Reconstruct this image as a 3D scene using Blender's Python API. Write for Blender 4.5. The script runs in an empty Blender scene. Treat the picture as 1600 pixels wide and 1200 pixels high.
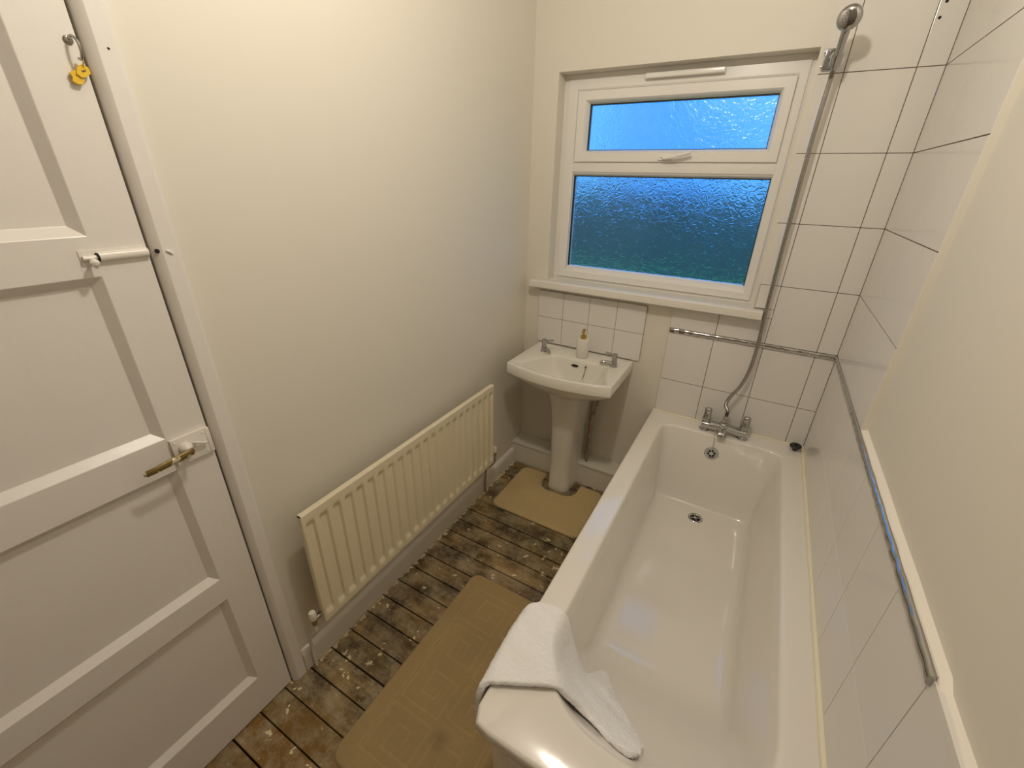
import bpy, bmesh, math, random
from mathutils import Vector, Matrix, noise
random.seed(7)
S = bpy.context.scene
COL = S.collection
PI = math.pi

# ------------------------------------------------------------------ camera
yaw, pitch, roll = 0.5132821, -0.4469828, 0.0234815
fwd = Vector((-math.sin(yaw)*math.cos(pitch), math.cos(yaw)*math.cos(pitch), math.sin(pitch)))
rgt = Vector((math.cos(yaw), math.sin(yaw), 0))
upv = rgt.cross(fwd)
r2 = rgt*math.cos(roll) + upv*math.sin(roll)
u2 = -rgt*math.sin(roll) + upv*math.cos(roll)
cd = bpy.data.cameras.new('camera')
cd.sensor_width = 36
cd.lens = 669.141*36/1600
cd.clip_start = 0.02
cam = bpy.data.objects.new('camera', cd)
COL.objects.link(cam)
m = Matrix((r2, u2, -fwd)).transposed().to_4x4()
m.translation = Vector((1.140907, -2.157947, 1.678089))
cam.matrix_world = m
S.camera = cam

# ------------------------------------------------------------------ world: dusk sky
W_ = bpy.data.worlds.new('dusk_sky')
S.world = W_
W_.use_nodes = True
nt = W_.node_tree
nt.nodes.clear()
tc = nt.nodes.new('ShaderNodeTexCoord')
sep = nt.nodes.new('ShaderNodeSeparateXYZ')
nt.links.new(tc.outputs['Generated'], sep.inputs[0])
rp = nt.nodes.new('ShaderNodeValToRGB')
rp.color_ramp.elements[0].position = 0.0
rp.color_ramp.elements[0].color = (0.055, 0.31, 1.0, 1)
rp.color_ramp.elements[1].position = 0.6
rp.color_ramp.elements[1].color = (0.035, 0.26, 1.0, 1)
nt.links.new(sep.outputs[2], rp.inputs[0])
nz = nt.nodes.new('ShaderNodeTexNoise')
nz.inputs['Scale'].default_value = 4.5
nz.inputs['Detail'].default_value = 2
nt.links.new(tc.outputs['Generated'], nz.inputs['Vector'])
cr = nt.nodes.new('ShaderNodeValToRGB')
cr.color_ramp.elements[0].position = 0.40
cr.color_ramp.elements[0].color = (0, 0, 0, 1)
cr.color_ramp.elements[1].position = 0.62
cr.color_ramp.elements[1].color = (1, 1, 1, 1)
nt.links.new(nz.outputs[0], cr.inputs[0])
mx = nt.nodes.new('ShaderNodeMix')
mx.data_type = 'RGBA'
nt.links.new(cr.outputs[0], mx.inputs['Factor'])
nt.links.new(rp.outputs[0], mx.inputs['A'])
mx.inputs['B'].default_value = (0.13, 0.52, 1.05, 1)
bg = nt.nodes.new('ShaderNodeBackground')
bg.inputs['Strength'].default_value = 1.4
nt.links.new(mx.outputs['Result'], bg.inputs[0])
wo = nt.nodes.new('ShaderNodeOutputWorld')
nt.links.new(bg.outputs[0], wo.inputs[0])

# ------------------------------------------------------------------ room lamp
ld = bpy.data.lights.new('ceiling_lamp', 'POINT')
ld.energy = 29
ld.color = (1.0, 0.915, 0.80)
ld.shadow_soft_size = 0.05
lo = bpy.data.objects.new('ceiling_lamp', ld)
lo.location = (0.80, -1.42, 2.55)
COL.objects.link(lo)

S.view_settings.view_transform = 'Standard'
S.view_settings.look = 'None'
S.view_settings.exposure = 0.0
S.view_settings.gamma = 1.0
S.view_settings.use_curve_mapping = False
S.cycles.max_bounces = 10
S.cycles.diffuse_bounces = 5
S.cycles.use_denoising = True

# ------------------------------------------------------------------ dimensions
WX = 1.503          # right wall tile face
CEIL = 2.85
RIM = 0.566         # bath rim height

# ------------------------------------------------------------------ materials
def nodes(name):
    mt = bpy.data.materials.new(name)
    mt.use_nodes = True
    t = mt.node_tree
    return mt, t, t.nodes['Principled BSDF']

def mat(name, col, rough=0.5, metal=0.0, bump=0.0, bscale=40.0, bdist=0.002, coat=0.0, vary=0.0, vscale=3.0, spec=None):
    mt, t, b = nodes(name)
    b.inputs['Base Color'].default_value = (*col, 1)
    b.inputs['Roughness'].default_value = rough
    b.inputs['Metallic'].default_value = metal
    b.inputs['Coat Weight'].default_value = coat
    b.inputs['Coat Roughness'].default_value = 0.05
    if spec is not None:
        b.inputs['Specular IOR Level'].default_value = spec
    g = t.nodes.new('ShaderNodeNewGeometry')
    if bump:
        n = t.nodes.new('ShaderNodeTexNoise')
        n.inputs['Scale'].default_value = bscale
        n.inputs['Detail'].default_value = 4
        t.links.new(g.outputs['Position'], n.inputs['Vector'])
        bp = t.nodes.new('ShaderNodeBump')
        bp.inputs['Strength'].default_value = bump
        bp.inputs['Distance'].default_value = bdist
        t.links.new(n.outputs[0], bp.inputs['Height'])
        t.links.new(bp.outputs[0], b.inputs['Normal'])
    if vary:
        n = t.nodes.new('ShaderNodeTexNoise')
        n.inputs['Scale'].default_value = vscale
        n.inputs['Detail'].default_value = 3
        t.links.new(g.outputs['Position'], n.inputs['Vector'])
        r = t.nodes.new('ShaderNodeValToRGB')
        r.color_ramp.elements[0].position = 0.3
        r.color_ramp.elements[0].color = (*[c*(1-vary) for c in col], 1)
        r.color_ramp.elements[1].position = 0.7
        r.color_ramp.elements[1].color = (*[min(1, c*(1+vary*0.5)) for c in col], 1)
        t.links.new(n.outputs[0], r.inputs[0])
        t.links.new(r.outputs[0], b.inputs['Base Color'])
    return mt

M_wall = mat('matt_cream_paint', (0.74, 0.70, 0.61), 0.55, bump=0.25, bscale=9, bdist=0.004)
M_ceil = mat('ceiling_paint', (0.50, 0.47, 0.42), 0.9)
M_gloss = mat('white_gloss_paint', (0.79, 0.755, 0.71), 0.32, bump=0.35, bscale=26, bdist=0.0025)
M_skirt = mat('skirting_paint', (0.74, 0.71, 0.65), 0.4, bump=0.4, bscale=60, bdist=0.002)
M_box = mat('boxing_paint', (0.70, 0.67, 0.58), 0.45, bump=0.2, bscale=15)
M_rad = mat('radiator_enamel', (0.80, 0.715, 0.52), 0.28)
M_tile = mat('white_ceramic_tile', (0.76, 0.735, 0.69), 0.13, bump=0.03, bscale=5, bdist=0.002, spec=0.35)
M_grout2 = mat('grey_grout', (0.36, 0.32, 0.26), 0.8, vary=0.3, vscale=20)
M_grout = mat('brown_grout', (0.16, 0.115, 0.07), 0.8, vary=0.5, vscale=30)
M_bath = mat('white_acrylic', (0.82, 0.785, 0.725), 0.12, coat=0.4)
M_cer = mat('white_porcelain', (0.78, 0.755, 0.68), 0.08, coat=0.5)
M_caulk = mat('cream_sealant', (0.86, 0.80, 0.62), 0.45, bump=0.5, bscale=50, bdist=0.003)
M_ledge = mat('ledge_paint', (0.82, 0.77, 0.68), 0.5, bump=0.4, bscale=50, bdist=0.003)
M_chrome = mat('chrome', (0.50, 0.50, 0.50), 0.09, metal=1.0)
M_chrome2 = mat('dull_chrome', (0.42, 0.40, 0.37), 0.25, metal=1.0)
M_strip = mat('polished_strip', (0.50, 0.49, 0.47), 0.08, metal=1.0)
M_upvc = mat('white_upvc', (0.80, 0.78, 0.74), 0.22)
M_sill = mat('gloss_sill', (0.80, 0.775, 0.70), 0.09, coat=0.3)
M_black = mat('black_rubber', (0.012, 0.012, 0.013), 0.45)
M_dark = mat('dark_hole', (0.01, 0.009, 0.008), 0.8)
M_gap = mat('dark_subfloor', (0.03, 0.013, 0.006), 0.9)  # dark brown subfloor between the boards
M_gold = mat('brushed_gold', (0.62, 0.42, 0.12), 0.3, metal=1.0)
M_yellow = mat('yellow_plastic', (0.80, 0.52, 0.02), 0.45)
M_copper = mat('painted_copper_pipe', (0.40, 0.30, 0.22), 0.5, vary=0.4, vscale=40)
M_brass = mat('aged_brass', (0.22, 0.14, 0.05), 0.4, metal=0.8)
M_cap = mat('cream_plastic', (0.78, 0.74, 0.60), 0.4)
M_rust = mat('rusty_stain', (0.16, 0.09, 0.04), 0.7)
M_wht = mat('white_painted_metal', (0.80, 0.76, 0.70), 0.3, bump=0.4, bscale=80)

def brass_flaked():
    mt, t, b = nodes('flaked_brass')
    g = t.nodes.new('ShaderNodeNewGeometry')
    n = t.nodes.new('ShaderNodeTexNoise')
    n.inputs['Scale'].default_value = 55
    n.inputs['Detail'].default_value = 3
    t.links.new(g.outputs['Position'], n.inputs['Vector'])
    r = t.nodes.new('ShaderNodeValToRGB')
    r.color_ramp.interpolation = 'CONSTANT'
    r.color_ramp.elements[0].color = (0.20, 0.13, 0.035, 1)
    r.color_ramp.elements[1].position = 0.57
    r.color_ramp.elements[1].color = (0.70, 0.62, 0.48, 1)
    t.links.new(n.outputs[0], r.inputs[0])
    t.links.new(r.outputs[0], b.inputs['Base Color'])
    b.inputs['Metallic'].default_value = 0.35
    b.inputs['Roughness'].default_value = 0.4
    return mt
M_flake = brass_flaked()

def floor_mat():
    mt, t, b = nodes('worn_floorboards')
    N = t.nodes.new
    L = t.links.new
    g = N('ShaderNodeNewGeometry')
    at = N('ShaderNodeAttribute')
    at.attribute_name = 'board'
    # stretched grain
    mp = N('ShaderNodeMapping')
    mp.inputs['Scale'].default_value = (4, 26, 8)
    L(g.outputs['Position'], mp.inputs[0])
    n1 = N('ShaderNodeTexNoise')
    n1.inputs['Scale'].default_value = 1.6
    n1.inputs['Detail'].default_value = 6
    n1.inputs['Roughness'].default_value = 0.65
    L(mp.outputs[0], n1.inputs['Vector'])
    r1 = N('ShaderNodeValToRGB')
    e = r1.color_ramp.elements
    e[0].position = 0.30
    e[0].color = (0.085, 0.052, 0.024, 1)
    e[1].position = 0.72
    e[1].color = (0.27, 0.20, 0.115, 1)
    k = r1.color_ramp.elements.new(0.5)
    k.color = (0.17, 0.118, 0.058, 1)
    L(n1.outputs[0], r1.inputs[0])
    # blotches: dark grime
    n2 = N('ShaderNodeTexNoise')
    n2.inputs['Scale'].default_value = 7
    n2.inputs['Detail'].default_value = 5
    L(g.outputs['Position'], n2.inputs['Vector'])
    r2_ = N('ShaderNodeValToRGB')
    r2_.color_ramp.elements[0].position = 0.40
    r2_.color_ramp.elements[0].color = (0.35, 0.33, 0.30, 1)
    r2_.color_ramp.elements[1].position = 0.60
    r2_.color_ramp.elements[1].color = (1.15, 1.1, 1.05, 1)
    L(n2.outputs[0], r2_.inputs[0])
    mu = N('ShaderNodeMix')
    mu.data_type = 'RGBA'
    mu.blend_type = 'MULTIPLY'
    mu.inputs['Factor'].default_value = 1
    L(r1.outputs[0], mu.inputs['A'])
    L(r2_.outputs[0], mu.inputs['B'])
    # plain varnished boards near the door
    sx = N('ShaderNodeSeparateXYZ')
    L(g.outputs['Position'], sx.inputs[0])
    mr = N('ShaderNodeMapRange')
    mr.inputs['From Min'].default_value = -1.68
    mr.inputs['From Max'].default_value = -1.80
    L(sx.outputs[1], mr.inputs['Value'])
    mv = N('ShaderNodeMix')
    mv.data_type = 'RGBA'
    L(mr.outputs[0], mv.inputs['Factor'])
    L(mu.outputs['Result'], mv.inputs['A'])
    r4 = N('ShaderNodeValToRGB')
    r4.color_ramp.elements[0].color = (0.085, 0.042, 0.008, 1)
    r4.color_ramp.elements[1].color = (0.20, 0.11, 0.03, 1)
    L(n1.outputs[0], r4.inputs[0])
    L(r4.outputs[0], mv.inputs['B'])
    # grey film of dust / plaster
    n3 = N('ShaderNodeTexNoise')
    n3.inputs['Scale'].default_value = 11
    n3.inputs['Detail'].default_value = 8
    n3.inputs['Roughness'].default_value = 0.75
    L(g.outputs['Position'], n3.inputs['Vector'])
    r3 = N('ShaderNodeValToRGB')
    r3.color_ramp.elements[0].position = 0.44
    r3.color_ramp.elements[0].color = (0, 0, 0, 1)
    r3.color_ramp.elements[1].position = 0.66
    r3.color_ramp.elements[1].color = (0.75, 0.75, 0.75, 1)
    L(n3.outputs[0], r3.inputs[0])
    m3 = N('ShaderNodeMix')
    m3.data_type = 'RGBA'
    L(r3.outputs[0], m3.inputs['Factor'])
    L(mv.outputs['Result'], m3.inputs['A'])
    m3.inputs['B'].default_value = (0.30, 0.255, 0.19, 1)
    # paint spots
    mp5 = N('ShaderNodeMapping')
    mp5.inputs['Scale'].default_value = (1, 1, 1)
    wn = N('ShaderNodeTexNoise')
    wn.inputs['Scale'].default_value = 30
    L(g.outputs['Position'], wn.inputs['Vector'])
    va = N('ShaderNodeVectorMath')
    va.operation = 'SCALE'
    va.inputs['Scale'].default_value = 0.07
    L(wn.outputs['Color'], va.inputs[0])
    vb = N('ShaderNodeVectorMath')
    L(g.outputs['Position'], vb.inputs[0])
    L(va.outputs[0], vb.inputs[1])
    vo = N('ShaderNodeTexVoronoi')
    vo.inputs['Scale'].default_value = 26
    L(vb.outputs[0], vo.inputs['Vector'])
    lt = N('ShaderNodeMath')
    lt.operation = 'LESS_THAN'
    sepc = N('ShaderNodeSeparateXYZ')
    L(vo.outputs['Color'], sepc.inputs[0])
    rad = N('ShaderNodeMath')
    rad.operation = 'MULTIPLY_ADD'
    L(sepc.outputs[0], rad.inputs[0])
    rad.inputs[1].default_value = 0.8
    rad.inputs[2].default_value = -0.49
    L(vo.outputs['Distance'], lt.inputs[0])
    L(rad.outputs[0], lt.inputs[1])
    m5 = N('ShaderNodeMix')
    m5.data_type = 'RGBA'
    ml = N('ShaderNodeMath')
    ml.operation = 'MULTIPLY'
    L(lt.outputs[0], ml.inputs[0])
    ml.inputs[1].default_value = 0.8
    L(ml.outputs[0], m5.inputs['Factor'])
    L(m3.outputs['Result'], m5.inputs['A'])
    m5.inputs['B'].default_value = (0.58, 0.50, 0.38, 1)
    nr = N('ShaderNodeTexNoise')
    nr.inputs['Scale'].default_value = 55
    nr.inputs['Detail'].default_value = 5
    L(g.outputs['Position'], nr.inputs['Vector'])
    ed = N('ShaderNodeMath')
    ed.operation = 'MULTIPLY_ADD'
    L(nr.outputs[0], ed.inputs[0])
    ed.inputs[1].default_value = 0.07
    ed.inputs[2].default_value = -0.006
    yo = N('ShaderNodeMapRange')
    yo.inputs['From Min'].default_value = -1.62
    yo.inputs['From Max'].default_value = -1.68
    yo.inputs['To Max'].default_value = 0.2
    L(sx.outputs[1], yo.inputs['Value'])
    xo = N('ShaderNodeMath')
    L(sx.outputs[0], xo.inputs[0])
    L(yo.outputs[0], xo.inputs[1])
    le = N('ShaderNodeMath')
    le.operation = 'LESS_THAN'
    L(xo.outputs[0], le.inputs[0])
    L(ed.outputs[0], le.inputs[1])
    n6 = N('ShaderNodeTexNoise')
    n6.inputs['Scale'].default_value = 75
    n6.inputs['Detail'].default_value = 6
    n6.inputs['Roughness'].default_value = 0.8
    L(g.outputs['Position'], n6.inputs['Vector'])
    gt = N('ShaderNodeMath')
    gt.operation = 'GREATER_THAN'
    L(n6.outputs[0], gt.inputs[0])
    gt.inputs[1].default_value = 0.625
    mxm = N('ShaderNodeMath')
    mxm.operation = 'MAXIMUM'
    L(le.outputs[0], mxm.inputs[0])
    L(gt.outputs[0], mxm.inputs[1])
    mm = N('ShaderNodeMath')
    mm.operation = 'MULTIPLY'
    L(mxm.outputs[0], mm.inputs[0])
    mm.inputs[1].default_value = 0.75
    m7 = N('ShaderNodeMix')
    m7.data_type = 'RGBA'
    L(mm.outputs[0], m7.inputs['Factor'])
    L(m5.outputs['Result'], m7.inputs['A'])
    m7.inputs['B'].default_value = (0.52, 0.45, 0.35, 1)
    m5 = m7
    # board tint
    m6 = N('ShaderNodeMix')
    m6.data_type = 'RGBA'
    m6.blend_type = 'MULTIPLY'
    m6.inputs['Factor'].default_value = 1
    L(m5.outputs['Result'], m6.inputs['A'])
    L(at.outputs['Color'], m6.inputs['B'])
    L(m6.outputs['Result'], b.inputs['Base Color'])
    b.inputs['Roughness'].default_value = 0.6
    bp = N('ShaderNodeBump')
    bp.inputs['Strength'].default_value = 0.5
    bp.inputs['Distance'].default_value = 0.004
    L(n1.outputs[0], bp.inputs['Height'])
    L(bp.outputs[0], b.inputs['Normal'])
    return mt
M_floor = floor_mat()

def glass_mat():
    mt, t, b = nodes('patterned_obscure_glass')
    N = t.nodes.new
    L = t.links.new
    g = N('ShaderNodeNewGeometry')
    n = N('ShaderNodeTexNoise')
    n.inputs['Scale'].default_value = 22
    n.inputs['Detail'].default_value = 1
    L(g.outputs['Position'], n.inputs['Vector'])
    s = N('ShaderNodeVectorMath')
    s.operation = 'SCALE'
    s.inputs['Scale'].default_value = 0.05
    L(n.outputs['Color'], s.inputs[0])
    a = N('ShaderNodeVectorMath')
    L(g.outputs['Position'], a.inputs[0])
    L(s.outputs[0], a.inputs[1])
    v = N('ShaderNodeTexVoronoi')
    v.inputs['Scale'].default_value = 50
    v.feature = 'DISTANCE_TO_EDGE'
    L(a.outputs[0], v.inputs['Vector'])
    bp = N('ShaderNodeBump')
    bp.inputs['Strength'].default_value = 0.22
    bp.inputs['Distance'].default_value = 0.0022
    rr = N('ShaderNodeValToRGB')
    rr.color_ramp.interpolation = 'EASE'
    rr.color_ramp.elements[0].position = 0.0
    rr.color_ramp.elements[1].position = 0.22
    L(v.outputs['Distance'], rr.inputs[0])
    L(rr.outputs[0], bp.inputs['Height'])
    L(bp.outputs[0], b.inputs['Normal'])
    b.inputs['Base Color'].default_value = (0.95, 0.99, 1.0, 1)
    b.inputs['Transmission Weight'].default_value = 1
    b.inputs['Roughness'].default_value = 0.17
    b.inputs['IOR'].default_value = 1.45
    return mt
M_glass = glass_mat()

def attr_mat(name, attr, rough=0.9, bump=0.6, bscale=400, bdist=0.002, sheen=0.3):
    mt, t, b = nodes(name)
    at = t.nodes.new('ShaderNodeAttribute')
    at.attribute_name = attr
    t.links.new(at.outputs['Color'], b.inputs['Base Color'])
    b.inputs['Roughness'].default_value = rough
    b.inputs['Sheen Weight'].default_value = sheen
    g = t.nodes.new('ShaderNodeNewGeometry')
    n = t.nodes.new('ShaderNodeTexNoise')
    n.inputs['Scale'].default_value = bscale
    n.inputs['Detail'].default_value = 3
    t.links.new(g.outputs['Position'], n.inputs['Vector'])
    bp = t.nodes.new('ShaderNodeBump')
    bp.inputs['Strength'].default_value = bump
    bp.inputs['Distance'].default_value = bdist
    t.links.new(n.outputs[0], bp.inputs['Height'])
    t.links.new(bp.outputs[0], b.inputs['Normal'])
    return mt
M_mat = attr_mat('beige_mat_pile', 'tone')
M_towel = mat('white_terry', (0.96, 0.955, 0.95), 0.95, bump=0.9, bscale=330, bdist=0.003)
M_grass = mat('lawn', (0.24, 0.60, 0.15), 0.9, vary=0.3, vscale=2)
M_hedge = mat('hedge_leaves', (0.19, 0.20, 0.15), 0.9, bump=1, bscale=12, bdist=0.05, vary=0.5, vscale=4)

# ------------------------------------------------------------------ builders
def obj(name, bm, mats, parent=None, smooth=False, origin=None, angle=None):
    """Link a bmesh as ONE mesh object; bm is in world coordinates."""
    o_ = Vector(parent['o']) if parent is not None else Vector(origin or (0, 0, 0))
    bmesh.ops.translate(bm, verts=bm.verts, vec=-o_)
    bmesh.ops.recalc_face_normals(bm, faces=bm.faces)
    me = bpy.data.meshes.new(name)
    bm.to_mesh(me)
    bm.free()
    if not isinstance(mats, (list, tuple)):
        mats = [mats]
    for k in mats:
        me.materials.append(k)
    if smooth:
        me.polygons.foreach_set('use_smooth', [True]*len(me.polygons))
        me.set_sharp_from_angle(angle=math.radians(angle or 40))
    o = bpy.data.objects.new(name, me)
    COL.objects.link(o)
    o['o'] = list(o_)
    if parent is not None:
        o.parent = parent
    else:
        o.location = o_
    return o

def empty(name, loc):
    o = bpy.data.objects.new(name, None)
    o.empty_display_size = 0.05
    COL.objects.link(o)
    o.location = loc
    o['o'] = list(loc)
    return o

def tag(o, label, cat, group=None, kind=None):
    o['label'] = label
    o['category'] = cat
    if group:
        o['group'] = group
    if kind:
        o['kind'] = kind
    return o

def struct(o, label=None):
    o['kind'] = 'structure'
    if label:
        o['label'] = label
    return o

def box(bm, x0, x1, y0, y1, z0, z1, bev=0.0, seg=2, mi=0, rot=None):
    r = bmesh.ops.create_cube(bm, size=1)
    vs = r['verts']
    c = Vector(((x0+x1)/2, (y0+y1)/2, (z0+z1)/2))
    for v in vs:
        v.co = Vector((v.co.x*(x1-x0), v.co.y*(y1-y0), v.co.z*(z1-z0)))
        if rot is not None:
            v.co = rot @ v.co
        v.co += c
    fs = list({f for v in vs for f in v.link_faces})
    for f in fs:
        f.material_index = mi
    if bev:
        es = list({e for v in vs for e in v.link_edges})
        r = bmesh.ops.bevel(bm, geom=es, offset=bev, segments=seg, affect='EDGES', profile=0.6)
        for f in r['faces']:
            f.material_index = mi

def ringloft(bm, rings, cap0=True, cap1=True, closed=True, mi=0):
    vv = [[bm.verts.new(p) for p in r] for r in rings]
    n = len(vv[0])
    for a, b in zip(vv, vv[1:]):
        for i in range(n if closed else n-1):
            j = (i+1) % n
            f = bm.faces.new((a[i], a[j], b[j], b[i]))
            f.material_index = mi
    if cap0:
        bm.faces.new(vv[0]).material_index = mi
    if cap1:
        bm.faces.new(vv[-1]).material_index = mi
    return vv

def frame_of(d):
    d = d.normalized()
    a = Vector((0, 0, 1)) if abs(d.z) < 0.9 else Vector((1, 0, 0))
    s = d.cross(a).normalized()
    return s, d.cross(s).normalized()

def lathe(bm, base, axis, prof, seg=24, mi=0, sx=1.0):
    """prof: list of (radius, height along axis)."""
    base, axis = Vector(base), Vector(axis).normalized()
    s, t = frame_of(axis)
    rings = []
    for r, h in prof:
        r = max(r, 1e-5)
        rings.append([base + axis*h + (s*math.cos(2*PI*i/seg)*sx + t*math.sin(2*PI*i/seg))*r for i in range(seg)])
    ringloft(bm, rings, mi=mi)

def cyl(bm, p0, p1, r0, r1=None, seg=20, mi=0, bev=0.0):
    p0, p1 = Vector(p0), Vector(p1)
    h = (p1-p0).length
    r1 = r0 if r1 is None else r1
    if bev:
        prof = [(r0-bev, 0), (r0, bev), (r1, h-bev), (r1-bev, h)]
    else:
        prof = [(r0, 0), (r1, h)]
    lathe(bm, p0, p1-p0, prof, seg, mi)

def smooth_pts(pts, n=8):
    pts = [Vector(p) for p in pts]
    out = []
    P = [pts[0]*2-pts[1]] + pts + [pts[-1]*2-pts[-2]]
    for i in range(1, len(P)-2):
        for k in range(n):
            t = k/n
            a, b, c, d = P[i-1], P[i], P[i+1], P[i+2]
            out.append(0.5*((2*b)+(c-a)*t+(2*a-5*b+4*c-d)*t*t+(3*b-a-3*c+d)*t*t*t))
    out.append(pts[-1])
    return out

def tube(bm, pts, r, seg=12, mi=0, n=8, smooth=True, rfun=None):
    pts = smooth_pts(pts, n) if smooth else [Vector(p) for p in pts]
    rings = []
    s, t = frame_of(pts[1]-pts[0])
    for i, p in enumerate(pts):
        d = (pts[min(i+1, len(pts)-1)]-pts[max(i-1, 0)]).normalized()
        s = (s - d*s.dot(d)).normalized()
        t = d.cross(s)
        rr = rfun(i/(len(pts)-1), i) if rfun else r
        rings.append([p + (s*math.cos(2*PI*k/seg)+t*math.sin(2*PI*k/seg))*rr for k in range(seg)])
    ringloft(bm, rings, mi=mi)

def rpoly(corners, radii, z, ne=10, nc=6, bow=0.0):
    """closed outline of a 4-gon [(x,y)] with rounded corners; edge 2->3 bowed in -y."""
    out = []
    n = len(corners)
    C = [Vector((*c, 0)) for c in corners]
    segs = []
    for i in range(n):
        p, a, b = C[i-1], C[i], C[(i+1) % n]
        u, w = (p-a).normalized(), (b-a).normalized()
        r = radii[i]
        segs.append((a+u*r, a, a+w*r))
    for i in range(n):
        s, a, e = segs[i]
        for k in range(nc):
            t = k/nc
            out.append((1-t)**2*s + 2*t*(1-t)*a + t*t*e)
        s2 = segs[(i+1) % n][0]
        for k in range(ne):
            out.append(e.lerp(s2, k/ne))
    if bow:
        xs = [c.x for c in C]
        xc, hw = (min(xs)+max(xs))/2, (max(xs)-min(xs))/2
        ym, yM = min(c.y for c in C), max(c.y for c in C)
        for q in out:
            f = max(0, (yM-q.y)/(yM-ym))
            q.y -= bow*f*f*max(0, 1-((q.x-xc)/hw)**2)
    return [Vector((q.x, q.y, z)) for q in out]

# ================================================================== ROOM
# floor: boards running across the room
bm = bmesh.new()
GAP = 0.0026
k0 = -1.196
ys = [k0+0.0925*k for k in range(-20, 14)]
box(bm, -0.05, WX+0.1, -3.1, 0.02, -0.06, -0.022, mi=1)
for i, y in enumerate(ys):
    g = GAP*random.uniform(0.6, 1.6)
    box(bm, -0.02, WX+0.05, y+g, min(y+0.0925-g, 0.01), -0.022, random.uniform(-0.0015, 0.0), bev=0.0012, seg=1)
fl = obj('floor', bm, [M_floor, M_gap])
ca = fl.data.color_attributes.new('board', 'FLOAT_COLOR', 'POINT')
rr = {}
for i, v in enumerate(fl.data.vertices):
    k = math.floor((v.co.y-k0)/0.0925)
    if k not in rr:
        q = random.uniform(1.2, 1.6)
        rr[k] = (q, q*random.uniform(.97, 1.02), q*random.uniform(.80, .90), 1)
    ca.data[i].color = rr[k]
struct(fl, 'bare worn floorboards splashed with old paint')

# ceiling and hidden walls
bm = bmesh.new()
box(bm, -0.12, WX+0.2, -3.1, 0.3, CEIL, CEIL+0.1)
struct(obj('ceiling', bm, M_ceil))
bm = bmesh.new()
box(bm, -0.12, WX+0.2, -3.1, -3.0, 0, CEIL)
struct(obj('wall_front', bm, mat('front_wall_paint', (0.35, 0.30, 0.24), 0.7)))

# left wall with the door opening
DY0, DY1, DZ = -2.49, -1.7235, 1.99
bm = bmesh.new()
box(bm, -0.12, 0, DY1+0.004, 0.3, 0, CEIL)
box(bm, -0.12, 0, -3.0, DY0-0.004, 0, CEIL)
box(bm, -0.12, 0, DY0-0.004, DY1+0.004, DZ+0.006, CEIL)
box(bm, -0.17, -0.12, -3.0, 0.3, -0.06, CEIL)  # unseen plate added behind the door, keeps sky light out of its gaps
struct(obj('wall_left', bm, M_wall))

# back wall (window wall)
OX0, OX1, OZ0, OZ1 = 0.130, 1.140, 1.16, 2.121
PB = 0.008
bm = bmesh.new()
box(bm, 0, OX0, PB, 0.30, 0, CEIL)
box(bm, OX1, WX+0.2, PB, 0.30, 0, CEIL)
box(bm, OX0, OX1, PB, 0.30, 0, OZ0)
box(bm, OX0, OX1, PB, 0.30, OZ1, CEIL)
struct(obj('wall_back', bm, M_wall))

# right wall
bm = bmesh.new()
box(bm, WX+0.016, WX+0.2, -3.0, PB, 0, CEIL)
struct(obj('wall_right', bm, M_wall))

# ------------------------------------------------------------------ tiles
def tiles(bm, axis, us, vs, face, th, gap=0.0026, keep=None, vgap=None):
    gv = gap if vgap is None else vgap
    """grid of tiles; axis 'x': on the back wall (u=x); axis 'y': on the right wall (u=y)."""
    for a, b in zip(us, us[1:]):
        for c, d in zip(vs, vs[1:]):
            if keep and not keep(a, b, c, d):
                continue
            u0, u1, v0, v1 = a+gap/2, b-gap/2, c+gv/2, d-gv/2
            if axis == 'x':
                box(bm, u0, u1, face, face+th, v0, v1, bev=0.0009, seg=2)
            else:
                box(bm, face, face+th, u0, u1, v0, v1, bev=0.0004 if gap < 0.001 else 0.0009, seg=2)

bm = bmesh.new()
sx = [0.087+0.151*k for k in range(5)]
tiles(bm, 'x', sx, [0.821, 0.970, 1.119], 0.0, PB, gap=0.002)
box(bm, sx[0]+.001, sx[-1]-.001, 0.0015, PB, 0.822, 1.118, mi=1)
struct(obj('wall_back_splashback', bm, [M_tile, M_grout]), 'small white square tiles above the basin')

RT, RB = 1.031, 1.007     # trim top and bottom
rows_up = [RT-.001, 1.288, 1.538, 1.788, 2.038, 2.288, 2.538, 2.788, CEIL]
bm = bmesh.new()
cu = [0.813, 1.021, 1.229, 1.429, WX]
tiles(bm, 'x', cu, [0.50, 0.757, RB+.001], 0.0, PB)
tiles(bm, 'x', [0.813, 1.021], [RT-.001, 1.150], 0.0, PB)
tiles(bm, 'x', [1.021, 1.229], [RT-.001, 1.1455], 0.0, PB)
tiles(bm, 'x', [1.1915, 1.229], [1.1455, 1.184], 0.0, PB, gap=0.0008)
tiles(bm, 'x', [1.229, 1.429, WX], rows_up, 0.0, PB)
tiles(bm, 'x', [1.152, 1.229], [1.185, 1.288], 0.0, PB, gap=.002)
tiles(bm, 'x', [1.150, 1.229], rows_up[1:], 0.0, PB)
box(bm, 0.815, WX, 0.0016, PB, 0.50, 1.15, mi=1)
box(bm, 1.152, WX, 0.0016, PB, 1.15, CEIL, mi=1)
# drilled holes
for (x, z) in ((1.446, 2.205), (1.442, 2.165)):
    cyl(bm, (x, -0.0004, z), (x, 0.002, z), 0.0045, seg=14, mi=2)
struct(obj('wall_back_tiling', bm, [M_tile, M_grout, M_dark]), 'large white wall tiles with brown grout beside the window')

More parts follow.
